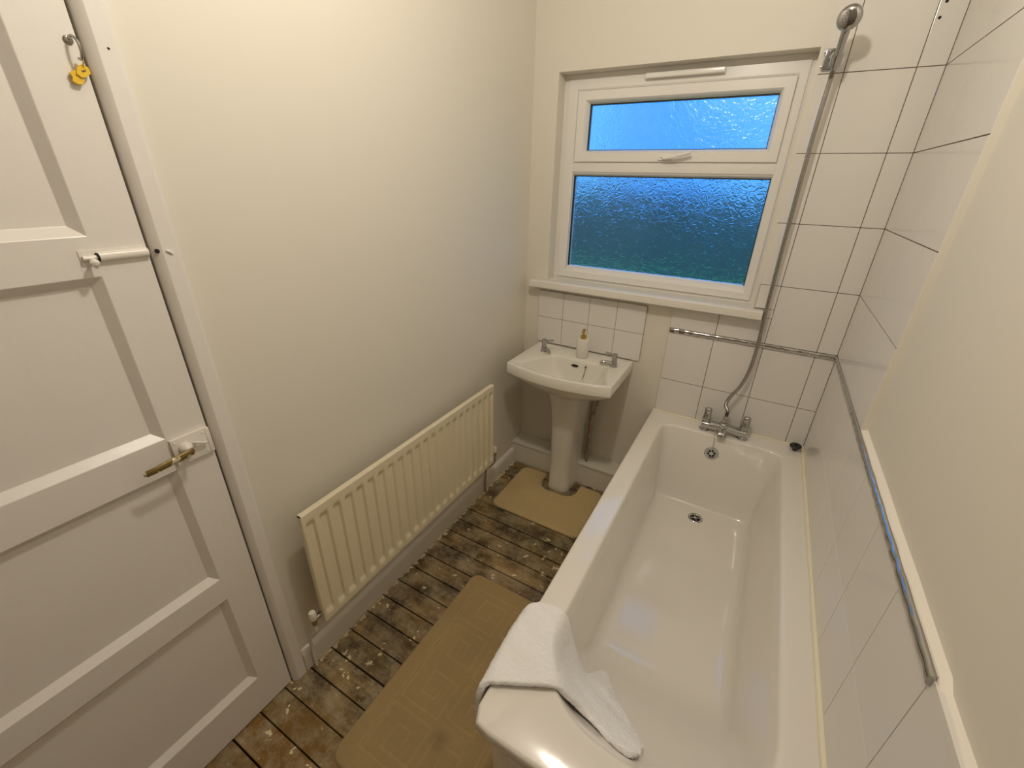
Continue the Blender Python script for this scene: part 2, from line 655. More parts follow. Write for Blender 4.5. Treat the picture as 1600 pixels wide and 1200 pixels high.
bm = bmesh.new()
cy = [-0.703, -0.503, -0.303, -0.103, 0.0]
tiles(bm, 'y', cy, rows_up, WX, 0.016, gap=0.0003, vgap=0.003)
cl = [-2.303, -2.103, -1.903, -1.703, -1.503, -1.303, -1.103, -0.903] + cy
tiles(bm, 'y', cl, [0.50, 0.765, RB+.001], WX, 0.016, gap=0.0016, vgap=0.0008)
tiles(bm, 'y', cl[:5], [RB-.001, RT-0.008], WX, 0.016, gap=0)
box(bm, WX+0.0016, WX+0.016, -0.701, 0, RT, CEIL, mi=2)
box(bm, WX+0.0016, WX+0.016, -0.701, 0, 0.5, RT, mi=1)
box(bm, WX+0.0016, WX+0.016, -2.3, -0.70, 0.5, RT-0.012, mi=1)
struct(obj('wall_right_tiling', bm, [M_tile, M_grout2, M_grout]), 'white tiles beside the bath with a ledge at waist height')

# sealant / plaster edges on the tiling
def bead(name, pts, r, flat=None, label=None, rough=0.25):
    bm = bmesh.new()
    def rf(t, i):
        return r*(1+rough*noise.noise(Vector((i*0.37, r*1000, 0))))
    tube(bm, pts, r, seg=8, smooth=True, n=10, rfun=rf)
    return bm

bm = bmesh.new()
def wob(y):
    return 0.003*noise.noise(Vector((y*9, 1.3, 0)))
rings = []
yy = -0.705
while yy > -2.3:
    top = RT+0.002 if yy > -1.512 else RT-0.010+wob(yy)
    rings.append([Vector((WX+0.017, yy, top-0.003)), Vector((WX+0.001+wob(yy*2)*.5, yy, top-0.003)),
                  Vector((WX+0.003, yy, top+0.0005)), Vector((WX+0.012, yy, top+0.003)), Vector((WX+0.0165, yy, top+0.006+wob(yy)))])
    yy -= 0.02
ringloft(bm, rings)
rings = []
z = RT
while z < CEIL:
    w = wob(z)
    rings.append([Vector((WX+0.017, -0.7025, z)), Vector((WX+0.001, -0.7025, z)), Vector((WX+0.002, -0.704, z)), Vector((WX+0.0165, -0.7065+w*.3, z))])
    z += 0.03
ringloft(bm, rings, mi=1)
o = obj('trim_1', bm, [M_ledge, M_wall], smooth=True)
struct(o, 'cream painted plaster edge round the tiles on the right wall')

# ------------------------------------------------------------------ chrome border strips
def strip(pts_fn, n, name, up, out):
    bm = bmesh.new()
    rings = []
    for i in range(n+1):
        p, s = pts_fn(i/n)
        rp_ = 0.0004*math.sin(s*2*PI/0.055) + 0.0011*noise.noise(Vector((s*34, 0, 0)))
        ring = []
        for k in range(9):
            a = PI*k/8
            ring.append(p + up*(0.0115*math.cos(a)) + out*((0.0085+rp_)*math.sin(a)**0.7 + 0.0))
        ring.append(p - up*0.0115 - out*0.004)
        ring.append(p + up*0.0115 - out*0.004)
        rings.append(ring)
    ringloft(bm, rings)
    return obj(name, bm, M_strip, smooth=True, angle=60, origin=rings[0][0])
ZT = (RT+RB)/2
t1 = strip(lambda t: (Vector((0.819+(WX-0.819-0.006)*t, 0.0, ZT)), t*0.68), 240, 'border_strip', Vector((0, 0, 1)), Vector((0, -1, 0)))
tag(t1, 'short chrome border strip on the window wall tiles below the sill', 'tile trim', 'chrome border strips on the tiles')
t2 = strip(lambda t: (Vector((WX, -0.002-1.507*t, ZT)), t*1.5), 480, 'border_strip', Vector((0, 0, 1)), Vector((-1, 0, 0)))
tag(t2, 'long chrome border strip along the right wall tiles above the bath', 'tile trim', 'chrome border strips on the tiles')

# ------------------------------------------------------------------ skirting, boxing
bm = bmesh.new()
prof = [(0, 0), (0.018, 0), (0.018, 0.078), (0.016, 0.088), (0.011, 0.095), (0.006, 0.099), (0, 0.101)]
rings = []
n = 110
for i in range(n+1):
    y = -1.672+(1.562)*i/n
    rings.append([Vector((px + (0.0015*noise.noise(Vector((y*14, pz*20, 2))) if px > 0 else 0), y, pz)) for px, pz in prof])
ringloft(bm, rings)
struct(obj('baseboard_left', bm, M_skirt, smooth=True, angle=60))
bm = bmesh.new()
box(bm, 0.0, 0.84, -0.108, PB, 0, 0.136, bev=0.001)
box(bm, 0.0, 0.84, -0.113, PB, 0.136, 0.151, bev=0.003)
struct(obj('trim_2', bm, M_box), 'low painted boxing along the foot of the window wall')

# ------------------------------------------------------------------ door
door = obj('door_1', (lambda b: (
    box(b, -0.040, 0, DY1-0.0915, DY1-0.003, 0.006, DZ),            # right stile
    box(b, -0.040, 0, DY0+0.003, DY0+0.092, 0.006, DZ),             # left stile
    [box(b, -0.040, 0, DY0+0.092, DY1-0.0915, a, c) for a, c in ((0.006, 0.156), (0.542, 0.620), (1.009, 1.098), (1.485, 1.560), (1.90, DZ))],
    b)[-1])(bmesh.new()), M_gloss, origin=(0, DY0, 0))
struct(door, 'white painted panelled door with a brass lever handle')
for za, zb_ in ((0.156, 0.542), (0.620, 1.009), (1.098, 1.485), (1.560, 1.90)):
    bm = bmesh.new()
    y0, y1 = DY0+0.092, DY1-0.0915
    outer = [Vector((0, y0, za)), Vector((0, y1, za)), Vector((0, y1, zb_)), Vector((0, y0, zb_))]
    rings = []
    for ins, dx in ((0, 0.0), (0.0015, -0.0008), (0.0185, -0.0172), (0.0195, -0.0178), (0.03, -0.0178)):
        rings.append([Vector((dx, y0+ins, za+ins)), Vector((dx, y1-ins, za+ins)), Vector((dx, y1-ins, zb_-ins)), Vector((dx, y0+ins, zb_-ins))])
    ringloft(bm, rings, cap0=False)
    obj('door_panel', bm, M_gloss, door)
# rim lock
bm = bmesh.new()
box(bm, 0.0, 0.010, -1.813, -1.7365, 1.020, 1.092, bev=0.0015)
box(bm, -0.004, 0.011, -1.7365, -1.727, 1.022, 1.090, bev=0.001)
for y, z in ((-1.743, 1.083), (-1.743, 1.029), (-1.806, 1.083)):
    lathe(bm, (0.010, y, z), (1, 0, 0), [(0.0032, 0), (0.0028, 0.0012), (0.001, 0.0018)], 10)
tube(bm, [(0.010, -1.768, 1.066), (0.020, -1.762, 1.067), (0.019, -1.752, 1.060), (0.017, -1.743, 1.057)], 0.0035, seg=8)
lk = obj('lock_case', bm, M_wht, door, smooth=True)
lk['label'] = 'white painted rim lock'
bm = bmesh.new()
lathe(bm, (0.010, -1.788, 1.064), (1, 0, 0), [(0.0135, 0), (0.0145, 0.006), (0.013, 0.014), (0.008, 0.019), (0.0055, 0.022), (0.0055, 0.03)], 24)
obj('handle_rose', bm, M_wht, lk, smooth=True)
bm = bmesh.new()
pts = smooth_pts([(0.040, -1.782, 1.062), (0.043, -1.800, 1.0615), (0.044, -1.84, 1.0595), (0.043, -1.868, 1.057), (0.038, -1.888, 1.054)], 8)
rings = []
for i, p in enumerate(pts):
    t = i/(len(pts)-1)
    a = 0.0052*(1 if 0.05 < t < 0.95 else 0.6)
    h = (0.0098-0.002*t)*(1 if 0.03 < t < 0.96 else 0.6)
    rings.append([p+Vector((a*math.cos(2*PI*k/12), 0, h*math.sin(2*PI*k/12))) for k in range(12)])
ringloft(bm, rings)
cyl(bm, (0.020, -1.788, 1.064), (0.044, -1.788, 1.062), 0.005)
h = obj('lever_handle', bm, M_flake, lk, smooth=True)
h['label'] = 'brass lever with flaking white paint'
# barrel bolt
bm = bmesh.new()
box(bm, 0.0, 0.002, -1.839, -1.7285, 1.507, 1.536, bev=0.0006)
rings = []
for y in [-1.812+0.0105*i for i in range(9)]:
    rings.append([Vector((0.002+0.0095*math.sin(PI*k/10)**.8, y, 1.5215+0.0095*math.cos(PI*k/10))) for k in range(11)])
ringloft(bm, rings)
bo = obj('barrel_bolt', bm, M_wht, door, smooth=True)
bo['label'] = 'white painted barrel bolt'
bm = bmesh.new()
cyl(bm, (0.006, -1.836, 1.5215), (0.006, -1.79, 1.5215), 0.0048)
lathe(bm, (0.008, -1.824, 1.520), (1, -0.1, -0.45), [(0.0035, 0), (0.0035, 0.006), (0.0065, 0.010), (0.008, 0.015), (0.006, 0.021), (0.001, 0.023)], 16)
obj('bolt_knob', bm, M_wht, bo, smooth=True)
bm = bmesh.new()
cyl(bm, (0.006, -1.8145, 1.5215), (0.006, -1.8115, 1.5215), 0.0085, seg=16)
sc = obj('bolt_slot', bm, M_dark, bo)
# coat hook screwed in the door
bm = bmesh.new()
lathe(bm, (0.0, -1.7395, 1.880), (1, 0, 0), [(0.007, 0), (0.007, 0.002), (0.004, 0.004)], 14)
tube(bm, [(0.0, -1.7395, 1.880), (0.014, -1.738, 1.885), (0.026, -1.736, 1.876), (0.026, -1.7355, 1.862), (0.018, -1.7355, 1.852), (0.010, -1.736, 1.853)], 0.0024, seg=8)
hk = obj('coat_hook', bm, M_chrome2, door, smooth=True)
hk['label'] = 'bent metal hook'

# yellow tag hanging from the hook
bm = bmesh.new()
tube(bm, [(0.0185, -1.7345, 1.8492), (0.014, -1.7345, 1.843), (0.012, -1.735, 1.835)], 0.0012, seg=6)
def slab(bm, pts, x0, x1, mi=0):
    ringloft(bm, [[Vector((x0, y, z)) for y, z in pts], [Vector((x1, y, z)) for y, z in pts]], mi=mi)
slab(bm, [(-1.734, 1.845), (-1.728, 1.841), (-1.727, 1.833), (-1.733, 1.827), (-1.742, 1.824), (-1.748, 1.829), (-1.745, 1.838), (-1.740, 1.843)], 0.006, 0.013)
slab(bm, [(-1.738, 1.832), (-1.7385, 1.821), (-1.743, 1.814), (-1.751, 1.8135), (-1.756, 1.817), (-1.754, 1.824), (-1.756, 1.829), (-1.750, 1.834), (-1.744, 1.836)], 0.004, 0.010)
slab(bm, [(-1.733, 1.837), (-1.7335, 1.8345), (-1.739, 1.8325), (-1.740, 1.835)], 0.0131, 0.0134, mi=1)
y_ = obj('plastic_tag', bm, [M_yellow, M_rust], smooth=True, origin=(0.01, -1.74, 1.83))
tag(y_, 'small yellow plastic tag hanging from the metal hook on the white door', 'tag')

# door frame architrave
bm = bmesh.new()
def arch(bm, pts3, side):
    prof = [(0, 0.0), (0.0005, 0.003), (0.004, 0.008), (0.010, 0.0145), (0.016, 0.018), (0.044, 0.018), (0.049, 0.015), (0.051, 0.0)]
    rings = []
    for p, d in pts3:
        rings.append([p + d*w + Vector((x, 0, 0)) for w, x in prof])
    ringloft(bm, rings)
n = 40
arch(bm, [(Vector((0, DY1+0.0015, z*(DZ+0.05)/n)), Vector((0, 1, 0.0))) for z in range(n+1)], 1)
arch(bm, [(Vector((0, DY0-0.0015, z*(DZ+0.05)/n)), Vector((0, -1, 0.0))) for z in range(n+1)], 1)
box(bm, 0, 0.018, DY0, DY1, DZ+0.003, DZ+0.05, bev=0.002)
box(bm, -0.12, -0.045, DY1-0.012, DY1+0.004, 0, DZ+0.006)
box(bm, -0.12, -0.045, DY0-0.004, DY0+0.012, 0, DZ+0.006)
# bolt keep and nail hole
lathe(bm, (0.013, -1.7145, 1.5225), (1, -0.4, 0), [(0.0048, 0), (0.0044, 0.003), (0.001, 0.004)], 12, mi=1)
cyl(bm, (0.0178, -1.690, 1.876), (0.0183, -1.690, 1.876), 0.0022, seg=10, mi=1)
tube(bm, [(0.018, -1.700, 1.523), (0.019, -1.695, 1.520), (0.018, -1.690, 1.515)], 0.0035, seg=8)
struct(obj('trim_3', bm, [M_gloss, M_dark], smooth=True, angle=30), 'white painted door frame')

# ================================================================== WINDOW
FY = 0.080
win = empty('window_1', (0.13, 0.1, 1.18))
struct(win, 'white plastic framed window with patterned frosted glass')
def frame_bars(bm, x0, x1, z0, z1, w, prof, yb):
    """mitred frame; w=(left,right,bottom,top); prof [(t, y)] from outside (t=0) to inside (t=1)."""
    rings = []
    l, r, b, tp = w
    for t, y in prof:
        rings.append([Vector((x0+l*t, y, z0+b*t)), Vector((x1-r*t, y, z0+b*t)), Vector((x1-r*t, y, z1-tp*t)), Vector((x0+l*t, y, z1-tp*t))])
    t = prof[-1][0]
    rings.append([Vector((x0+l*t, yb, z0+b*t)), Vector((x1-r*t, yb, z0+b*t)), Vector((x1-r*t, yb, z1-tp*t)), Vector((x0+l*t, yb, z1-tp*t))])
    rings.append([Vector((x0, yb, z0)), Vector((x1, yb, z0)), Vector((x1, yb, z1)), Vector((x0, yb, z1))])
    rings.append(list(rings[0]))
    ringloft(bm, rings, cap0=False, cap1=False)
bm = bmesh.new()
FX0, FX1, FZ0, FZ1 = OX0, OX1, 1.178, OZ1
frame_bars(bm, FX0, FX1, FZ0, FZ1, (0.072, 0.05, 0.055, 0.066), [(0, FY+0.006), (0.30, FY+0.006), (0.34, FY-0.004), (0.9, FY-0.004), (1.0, FY)], FY+0.065)
TX0, TX1 = FX0+0.072, FX1-0.05
box(bm, TX0-.002, TX1+.002, FY-0.004, FY+0.065, 1.716, 1.7635, bev=0.001)
obj('window_frame', bm, M_upvc, win, smooth=True, angle=25)
# lower bead frame
bm = bmesh.new()
frame_bars(bm, TX0, TX1, FZ0+0.055, 1.716, (0.0, 0.0, 0.022, 0.017), [(0, FY), (0.5, FY+0.004), (1.0, FY+0.020)], FY+0.05)
frame_bars(bm, TX0-.001, TX1+.001, FZ0+0.05, 1.717, (0.004, 0.004, 0.02, 0.015), [(0, FY), (0.5, FY+0.006), (1.0, FY+0.020)], FY+0.05)
obj('glazing_bead', bm, M_upvc, win, smooth=True, angle=25)
PXL0, PXL1, PZL0, PZL1 = TX0+0.003, TX1-0.003, 1.250, 1.700
# opening sash
bm = bmesh.new()
SX0, SX1, SZ0, SZ1 = 0.208, 1.091, 1.760, 2.052
frame_bars(bm, SX0, SX1, SZ0, SZ1, (0.053, 0.048, 0.050, 0.050), [(0, FY), (0.0, FY-0.012), (0.04, FY-0.014), (0.72, FY-0.014), (0.80, FY-0.010), (1.0, FY+0.012)], FY+0.05)
sash = obj('opening_sash', bm, M_upvc, win, smooth=True, angle=25)
PU = (SX0+0.053, SX1-0.048, SZ0+0.050, SZ1-0.050)
PL = (PXL0, PXL1, PZL0-0.002, PZL1)
for nm, (a, b, c, d), par in (('pane', PU, sash), ('pane', PL, win)):
    bm = bmesh.new()
    box(bm, a-0.004, b+0.004, FY+0.030, FY+0.034, c-0.004, d+0.004)
    obj('glass_pane', bm, M_glass, par)
    bm = bmesh.new()
    g = 0.005
    for q in ((a-.001, a+g, c, d), (b-g*.6, b+.001, c, d), (a, b, d-g, d+.001), (a, b, c-.001, c+g*.6)):
        box(bm, q[0], q[1], FY+0.018, FY+0.0295, q[2], q[3])
    s_ = obj('rubber_seal', bm, M_black, par)
    s_['label'] = 'black rubber glazing seal'
# window handle
bm = bmesh.new()
box(bm, 0.618, 0.680, FY-0.022, FY-0.013, 1.767, 1.786, bev=0.003)
lathe(bm, (0.648, FY-0.022, 1.777), (0, -1, 0), [(0.009, 0), (0.008, 0.012), (0.006, 0.014)], 16)
wh = obj('window_handle', bm, M_upvc, sash, smooth=True)
bm = bmesh.new()
pts = smooth_pts([(0.640, FY-0.034, 1.776), (0.665, FY-0.038, 1.777), (0.70, FY-0.044, 1.783), (0.735, FY-0.048, 1.791), (0.762, FY-0.050, 1.797)], 6)
rings = []
for i, p in enumerate(pts):
    t = i/(len(pts)-1)
    hh = 0.0075*(1 if 0.04 < t < 0.97 else 0.6)
    rings.append([p+Vector((0, 0.0045*math.cos(2*PI*k/12), hh*math.sin(2*PI*k/12))) for k in range(12)])
ringloft(bm, rings)
obj('handle_lever', bm, M_upvc, wh, smooth=True)
bm = bmesh.new()
cyl(bm, (0.634, FY-0.0235, 1.778), (0.634, FY-0.0215, 1.778), 0.003, seg=12)
obj('handle_screw', bm, M_chrome2, wh)
# trickle vent
bm = bmesh.new()
box(bm, 0.515, 0.832, FY-0.028, FY-0.003, 2.078, 2.098, bev=0.005, seg=3)
obj('trickle_vent', bm, M_upvc, win, smooth=True)

# sill board
bm = bmesh.new()
box(bm, 0.050, 1.190, -0.060, PB+.001, 1.146, 1.182, bev=0.004, seg=3)
box(bm, OX0, OX1, PB, FY+0.01, 1.146, 1.182)
struct(obj('trim_4', bm, M_sill, smooth=True), 'glossy white window sill board')

# outside
bm = bmesh.new()
box(bm, -14, 16, 0.31, 24, -0.5, -0.3)
g_ = obj('ground', bm, M_grass)
struct(g_)
bm = bmesh.new()
nx, nzr = 90, 16
grid = []
for i in range(nx+1):
    x = -10+22*i/nx
    row = []
    for j in range(nzr+1):
        t = j/nzr
        h = 1.58+0.40*noise.noise(Vector((x*0.5, 4.2, 0)))+0.12*noise.noise(Vector((x*2.1, 1.2, 0)))
        a = PI*t
        y = 8.2-0.7*math.cos(a)
        z = -0.3+(h+0.3)*math.sin(a)**0.45
        d = noise.noise(Vector((x*3, y*3, z*3)))*0.12
        row.append(Vector((x, y+d, z+d)))
    grid.append(row)
ringloft(bm, grid, closed=False, cap0=False, cap1=False)
hd = obj('hedge', bm, M_hedge, smooth=True, origin=(1, 8.2, -0.3))
tag(hd, 'dark green garden hedge blurred behind the frosted window glass', 'hedge')

# ================================================================== RADIATOR
RX, RY0, RY1, RZ0, RZ1 = 0.105, -1.606, -0.507, 0.262, 0.735
rad = empty('radiator', (0.09, (RY0+RY1)/2, RZ0))
tag(rad, 'long cream panel radiator with vertical ribs on the left wall', 'radiator')
bm = bmesh.new()
NT = 22
p_ = (RY1-RY0)/NT
def trough(y):
    u = ((y-RY0)/p_) % 1.0
    d = abs(u-0.5)
    return max(0.0, min(1.0, (0.34-d)/0.11))
yl = []
for k in range(NT):
    for u in (0, 0.08, 0.16, 0.195, 0.23, 0.27, 0.36, 0.5, 0.64, 0.73, 0.77, 0.805, 0.84, 0.92):
        yl.append(RY0+(k+u)*p_)
yl.append(RY1)
zl = [RZ0+q for q in (0, 0.014, 0.022, 0.030, 0.036, 0.042, 0.048, 0.06, 0.10, 0.20, 0.30, 0.38, 0.405, 0.411, 0.417, 0.423, 0.429, 0.437, 0.447, 0.456)] + [RZ1]
def endf(z):
    a = (z-RZ0-0.026)/0.018
    b = (RZ1-0.032-z)/0.018
    return max(0.0, min(1.0, a, b))
grid = []
for y in yl:
    grid.append([Vector((RX-0.0085*trough(y)*endf(z), y, z)) for z in zl])
ringloft(bm, grid, closed=False, cap0=False, cap1=False)
# folded edges + back
e = [(RX, 0), (RX-0.003, 0.004), (RX-0.012, 0.004), (RX-0.022, 0.0)]
for sgn, zc in ((1, RZ1), (-1, RZ0)):
    rings = [[Vector((x, y, zc+sgn*dz)) for x, dz in e] for y in (RY0, RY1)]
    ringloft(bm, rings, closed=False, cap0=False, cap1=False)
for sgn, yc in ((1, RY1), (-1, RY0)):
    rings = [[Vector((x, yc+sgn*dz*.8, z)) for x, dz in e] for z in (RZ0, RZ1)]
    ringloft(bm, rings, closed=False, cap0=False, cap1=False)
rings = [[Vector((RX-0.022, y, z)) for z in (RZ0, RZ1)] for y in (RY0, RY1)]
ringloft(bm, rings, closed=False, cap0=False, cap1=False)
obj('panel', bm, M_rad, rad, smooth=True, angle=50)
for y in (-1.43, -0.69):
    bm = bmesh.new()
    box(bm, 0.003, RX-0.020, y-0.012, y+0.012, RZ0+0.05, RZ1-0.22, bev=0.001)
    obj('bracket', bm, M_rad, rad)
for y, sg in ((RY0, -1), (RY1, 1)):
    x = RX-0.014
    bm = bmesh.new()
    cyl(bm, (x, y, 0.300), (x, y+sg*0.012, 0.300), 0.011, seg=6)
    cyl(bm, (x, y+sg*0.010, 0.300), (x, y+sg*0.034, 0.300), 0.008)
    lathe(bm, (x, y+sg*0.034, 0.275), (0, 0, 1), [(0.007, 0), (0.010, 0.008), (0.011, 0.022), (0.011, 0.034), (0.008, 0.038)], 16)
    v = obj('valve', bm, M_chrome, rad, smooth=True)
    v['label'] = 'chrome radiator valve with a cream cap'
    bm = bmesh.new()
    lathe(bm, (x, y+sg*0.034, 0.308), (0, 0, 1), [(0.0125, 0), (0.0135, 0.003), (0.012, 0.026), (0.010, 0.031), (0.0, 0.032)], 20)
    obj('valve_cap', bm, M_cap, v, smooth=True)
    bm = bmesh.new()
    yp = y+sg*0.034
    tube(bm, [(x, yp, 0.280), (x, yp, 0.245), (x-0.02, yp, 0.21), (0.036, yp, 0.17), (0.028, yp, 0.11), (0.027, yp, 0.0)], 0.0055, seg=12)
    obj('pipe', bm, M_copper if sg > 0 else M_skirt, v, smooth=True)

# ================================================================== BATH
bath = empty('bathtub', (1.15, -0.86, 0))
tag(bath, 'white built-in bathtub with chrome mixer tap along the right wall', 'bathtub')
def bath_outer(xl, xr, yf, z, rad, yb=-0.001, NB=28, NS=22, NF=40, ysb=-0.20, ysf=-1.30):
    def path(pts, n):
        L = [0]
        for a, b in zip(pts, pts[1:]):
            L.append(L[-1]+(b-a).length)
        out = []
        for k in range(n):
            d = L[-1]*k/n
            i = max(j for j in range(len(L)-1) if L[j] <= d+1e-9)
            out.append(pts[i].lerp(pts[i+1], (d-L[i])/max(1e-9, L[i+1]-L[i])))
        return out
    def arc(cx_, cy_, r, a0, a1, n=8):
        return [Vector((cx_+r*math.cos(a0+(a1-a0)*k/n), cy_+r*math.sin(a0+(a1-a0)*k/n), z)) for k in range(n+1)]
    q = 0.003
    back = [Vector((xl, ysb, z))] + arc(xl+q, yb-q, q, PI, PI/2) + arc(xr-q, yb-q, q, PI/2, 0) + [Vector((xr, ysb, z))]
    front = [Vector((xr, ysf, z))] + arc(xr-q, yf+q, q, 0, -PI/2) + arc(xl+rad, yf+rad, rad, -PI/2, -PI) + [Vector((xl, ysf, z))]
    out = path(back, NB)
    out += [Vector((xr, ysb+(ysf-ysb)*k/NS, z)) for k in range(NS)]
    # crowd samples round the visible corner
    f = path(front, NF*6)
    keep = sorted(set([int(i*(NF*6)/NF) for i in range(NF)]))
    out += [f[i] for i in keep]
    out += [Vector((xl, ysf+(ysb-ysf)*k/NS, z)) for k in range(NS)]
    return out
def bath_ring(xl, xr, yb, yf, Lb, Lf, nb, nf, z, NB=28, NS=22, NF=40, ysb=-0.20, ysf=-1.30):
    """outline: back arc (left->right), right side, front arc (right->left), left side."""
    xc, hw = (xl+xr)/2, (xr-xl)/2
    out = []
    ya, yc_ = ysb, ysf
    Lb = yb-ya
    Lf = yc_-yf
    def se(a, n):
        c, s = math.cos(a), math.sin(a)
        return (abs(c)**(2/n))*(1 if c >= 0 else -1), abs(s)**(2/n)
    for k in range(NB):
        a = PI - PI*k/NB
        c, s = se(a, nb)
        out.append(Vector((xc+hw*c, ya+Lb*s, z)))
    for k in range(NS):
        out.append(Vector((xr, ya+(yc_-ya)*k/NS, z)))
    for k in range(NF):
        a = PI*k/NF
        c, s = se(a, nf)
        out.append(Vector((xc+hw*c, yc_-Lf*s, z)))
    for k in range(NS):
        out.append(Vector((xl, yc_+(ya-yc_)*k/NS, z)))
    return out
BX0, BX1, BY1 = 0.802, WX-0.001, -1.722
IX0, IX1, IYB, IYF = 0.885, 1.419, -0.110, -1.618
rings = []
# under the lip, outer lip, top of rim
rings.append(bath_outer(BX0+0.014, BX1, BY1+0.014, RIM-0.034, 0.022))
rings.append(bath_outer(BX0+0.002, BX1, BY1+0.002, RIM-0.036, 0.034))
rings.append(bath_outer(BX0+0, BX1, BY1+0, RIM-0.030, 0.036))
rings.append(bath_outer(BX0+0, BX1, BY1+0, RIM-0.008, 0.036))
rings.append(bath_outer(BX0+0.003, BX1, BY1+0.003, RIM-0.002, 0.033))
rings.append(bath_outer(BX0+0.009, BX1, BY1+0.009, RIM, 0.027))
for i_, z, f_, b_ in ((-0.012, RIM, -0.012, -0.012), (-0.004, RIM-0.0005, -0.004, -0.004), (0.0, RIM-0.003, 0, 0), (0.003, RIM-0.010, 0.006, 0.003),
                      (0.010, 0.50, 0.045, 0.012), (0.018, 0.43, 0.115, 0.022), (0.024, 0.36, 0.20, 0.032), (0.030, 0.29, 0.285, 0.042),
                      (0.034, 0.24, 0.345, 0.050), (0.038, 0.210, 0.385, 0.058), (0.044, 0.190, 0.42, 0.068), (0.056, 0.176, 0.455, 0.084), (0.075, 0.169, 0.49, 0.105), (0.10, 0.1675, 0.52, 0.13)):
    nf = 2.7+1.6*max(0, min(1, f_/0.5))
    nb = 5.5
    sh = max(0, i_)/0.10
    rings.append(bath_ring(IX0+i_, IX1-i_*1.15, IYB-b_, IYF+f_, 0, 0, nb, nf, z, ysb=-0.20-0.10*sh, ysf=-1.36+0.26*max(0, min(1, f_/0.5))))
bm = bmesh.new()
ringloft(bm, rings, cap0=False, cap1=True)
tub = obj('tub', bm, M_bath, bath, smooth=True, angle=55)
bm = bmesh.new()
pr = [bath_ring(BX0+0.012, BX1-0.002, -0.004, BY1+0.014, 0, 0, 14, 9, z) for z in (0.0, RIM-0.033)]
ringloft(bm, pr, cap0=False, cap1=False)
obj('bath_panel', bm, M_bath, bath, smooth=True)
# overflow
OV = Vector((1.137, -0.1245, 0.474))
on = Vector((0, -1, 0.18)).normalized()
bm = bmesh.new()
lathe(bm, OV+on*0.001, on, [(0.032, -0.004), (0.033, 0.001), (0.030, 0.004), (0.024, 0.0045), (0.021, 0.003), (0.0, 0.003)], 32)
ov = obj('overflow', bm, M_chrome, bath, smooth=True)
s_, t_ = frame_of(on)
bm = bmesh.new()
for k in range(6):
    a = 2*PI*k/6+0.3
    c = OV+on*0.0035+(s_*math.cos(a)+t_*math.sin(a))*0.0135
    lathe(bm, c, on, [(0.0052, 0), (0.0052, 0.0012)], 12)
obj('overflow_holes', bm, M_dark, ov)
# waste
WV = Vector((1.142, -0.262, 0.168))
bm = bmesh.new()
lathe(bm, WV, (0, 0, 1), [(0.034, -0.001), (0.035, 0.001), (0.032, 0.0035), (0.026, 0.002), (0.024, -0.0), (0.023, -0.0)], 32)
ws = obj('waste', bm, M_chrome, bath, smooth=True)
bm = bmesh.new()
lathe(bm, WV, (0, 0, 1), [(0.0225, 0.0002), (0.0225, 0.0012)], 28)
wp = obj('waste_grille', bm, M_dark, ws)
bm = bmesh.new()
for a in (0, PI/2):
    d = Vector((math.cos(a+.4), math.sin(a+.4), 0))*0.022
    tube(bm, [WV-d+Vector((0, 0, .0015)), WV+d+Vector((0, 0, .0015))], 0.002, seg=6, smooth=False)
lathe(bm, WV, (0, 0, 1), [(0.007, 0.001), (0.006, 0.003), (0.0, 0.0035)], 14)
obj('waste_cross', bm, M_chrome, ws, smooth=True)

# mixer tap on the bath
TY, TZ = -0.066, RIM
bm = bmesh.new()
TL, TR = 1.076, 1.247
for x in (TL, TR):
    lathe(bm, (x, TY, TZ), (0, 0, 1), [(0.026, 0), (0.026, 0.004), (0.020, 0.008), (0.018, 0.030), (0.0185, 0.046), (0.014, 0.052)], 24)
def flatbar(bm, pts, hw, hh):
    pts = smooth_pts(pts, 5)
    rings = []
    for i, p in enumerate(pts):
        d = (pts[min(i+1, len(pts)-1)]-pts[max(i-1, 0)]).normalized()
        s = d.cross(Vector((0, 0, 1))).normalized()
        u = s.cross(d)
        rings.append([p + s*hw*(1 if abs(a) > 0 else 1)*(abs(math.cos(b))**.5)*(1 if math.cos(b) > 0 else -1)
                      + u*hh*(abs(math.sin(b))**.5)*(1 if math.sin(b) > 0 else -1) for a, b in ((1, 2*PI*(k+.5)/16) for k in range(16))])
    ringloft(bm, rings)
flatbar(bm, [(TL-0.012, TY, TZ+0.030), (TL+0.03, TY-0.002, TZ+0.032), (1.170, TY-0.006, TZ+0.038), (TR-0.03, TY-0.002, TZ+0.032), (TR+0.012, TY, TZ+0.030)], 0.023, 0.016)
lathe(bm, (1.157, TY-0.004, TZ+0.018), (0, 0, 1), [(0.022, 0), (0.024, 0.01), (0.024, 0.03), (0.021, 0.040), (0.012, 0.045)], 24)
flatbar(bm, [(1.157, TY-0.012, TZ+0.034), (1.157, TY-0.04, TZ+0.036), (1.157, TY-0.062, TZ+0.026), (1.157, TY-0.070, TZ+0.012)], 0.018, 0.010)
mt_ = obj('mixer_tap', bm, M_chrome, bath, smooth=True, angle=50)
mt_['label'] = 'chrome bath mixer tap'
for x in (TL, TR):
    bm = bmesh.new()
    lathe(bm, (x, TY, TZ+0.05), (0, 0.12, 1), [(0.016, 0), (0.020, 0.004), (0.020, 0.014), (0.0175, 0.020), (0.0165, 0.052), (0.0175, 0.060), (0.014, 0.064)], 20, sx=0.95)
    obj('tap_handle', bm, M_chrome, mt_, smooth=True, angle=50)
bm = bmesh.new()
lathe(bm, (1.157, TY, TZ+0.060), (0, 0.1, 1), [(0.010, 0), (0.012, 0.006), (0.009, 0.014), (0.0115, 0.018), (0.0115, 0.030), (0.007, 0.034)], 8)
obj('hose_connector', bm, M_chrome, mt_, smooth=True, angle=30)
bm = bmesh.new()
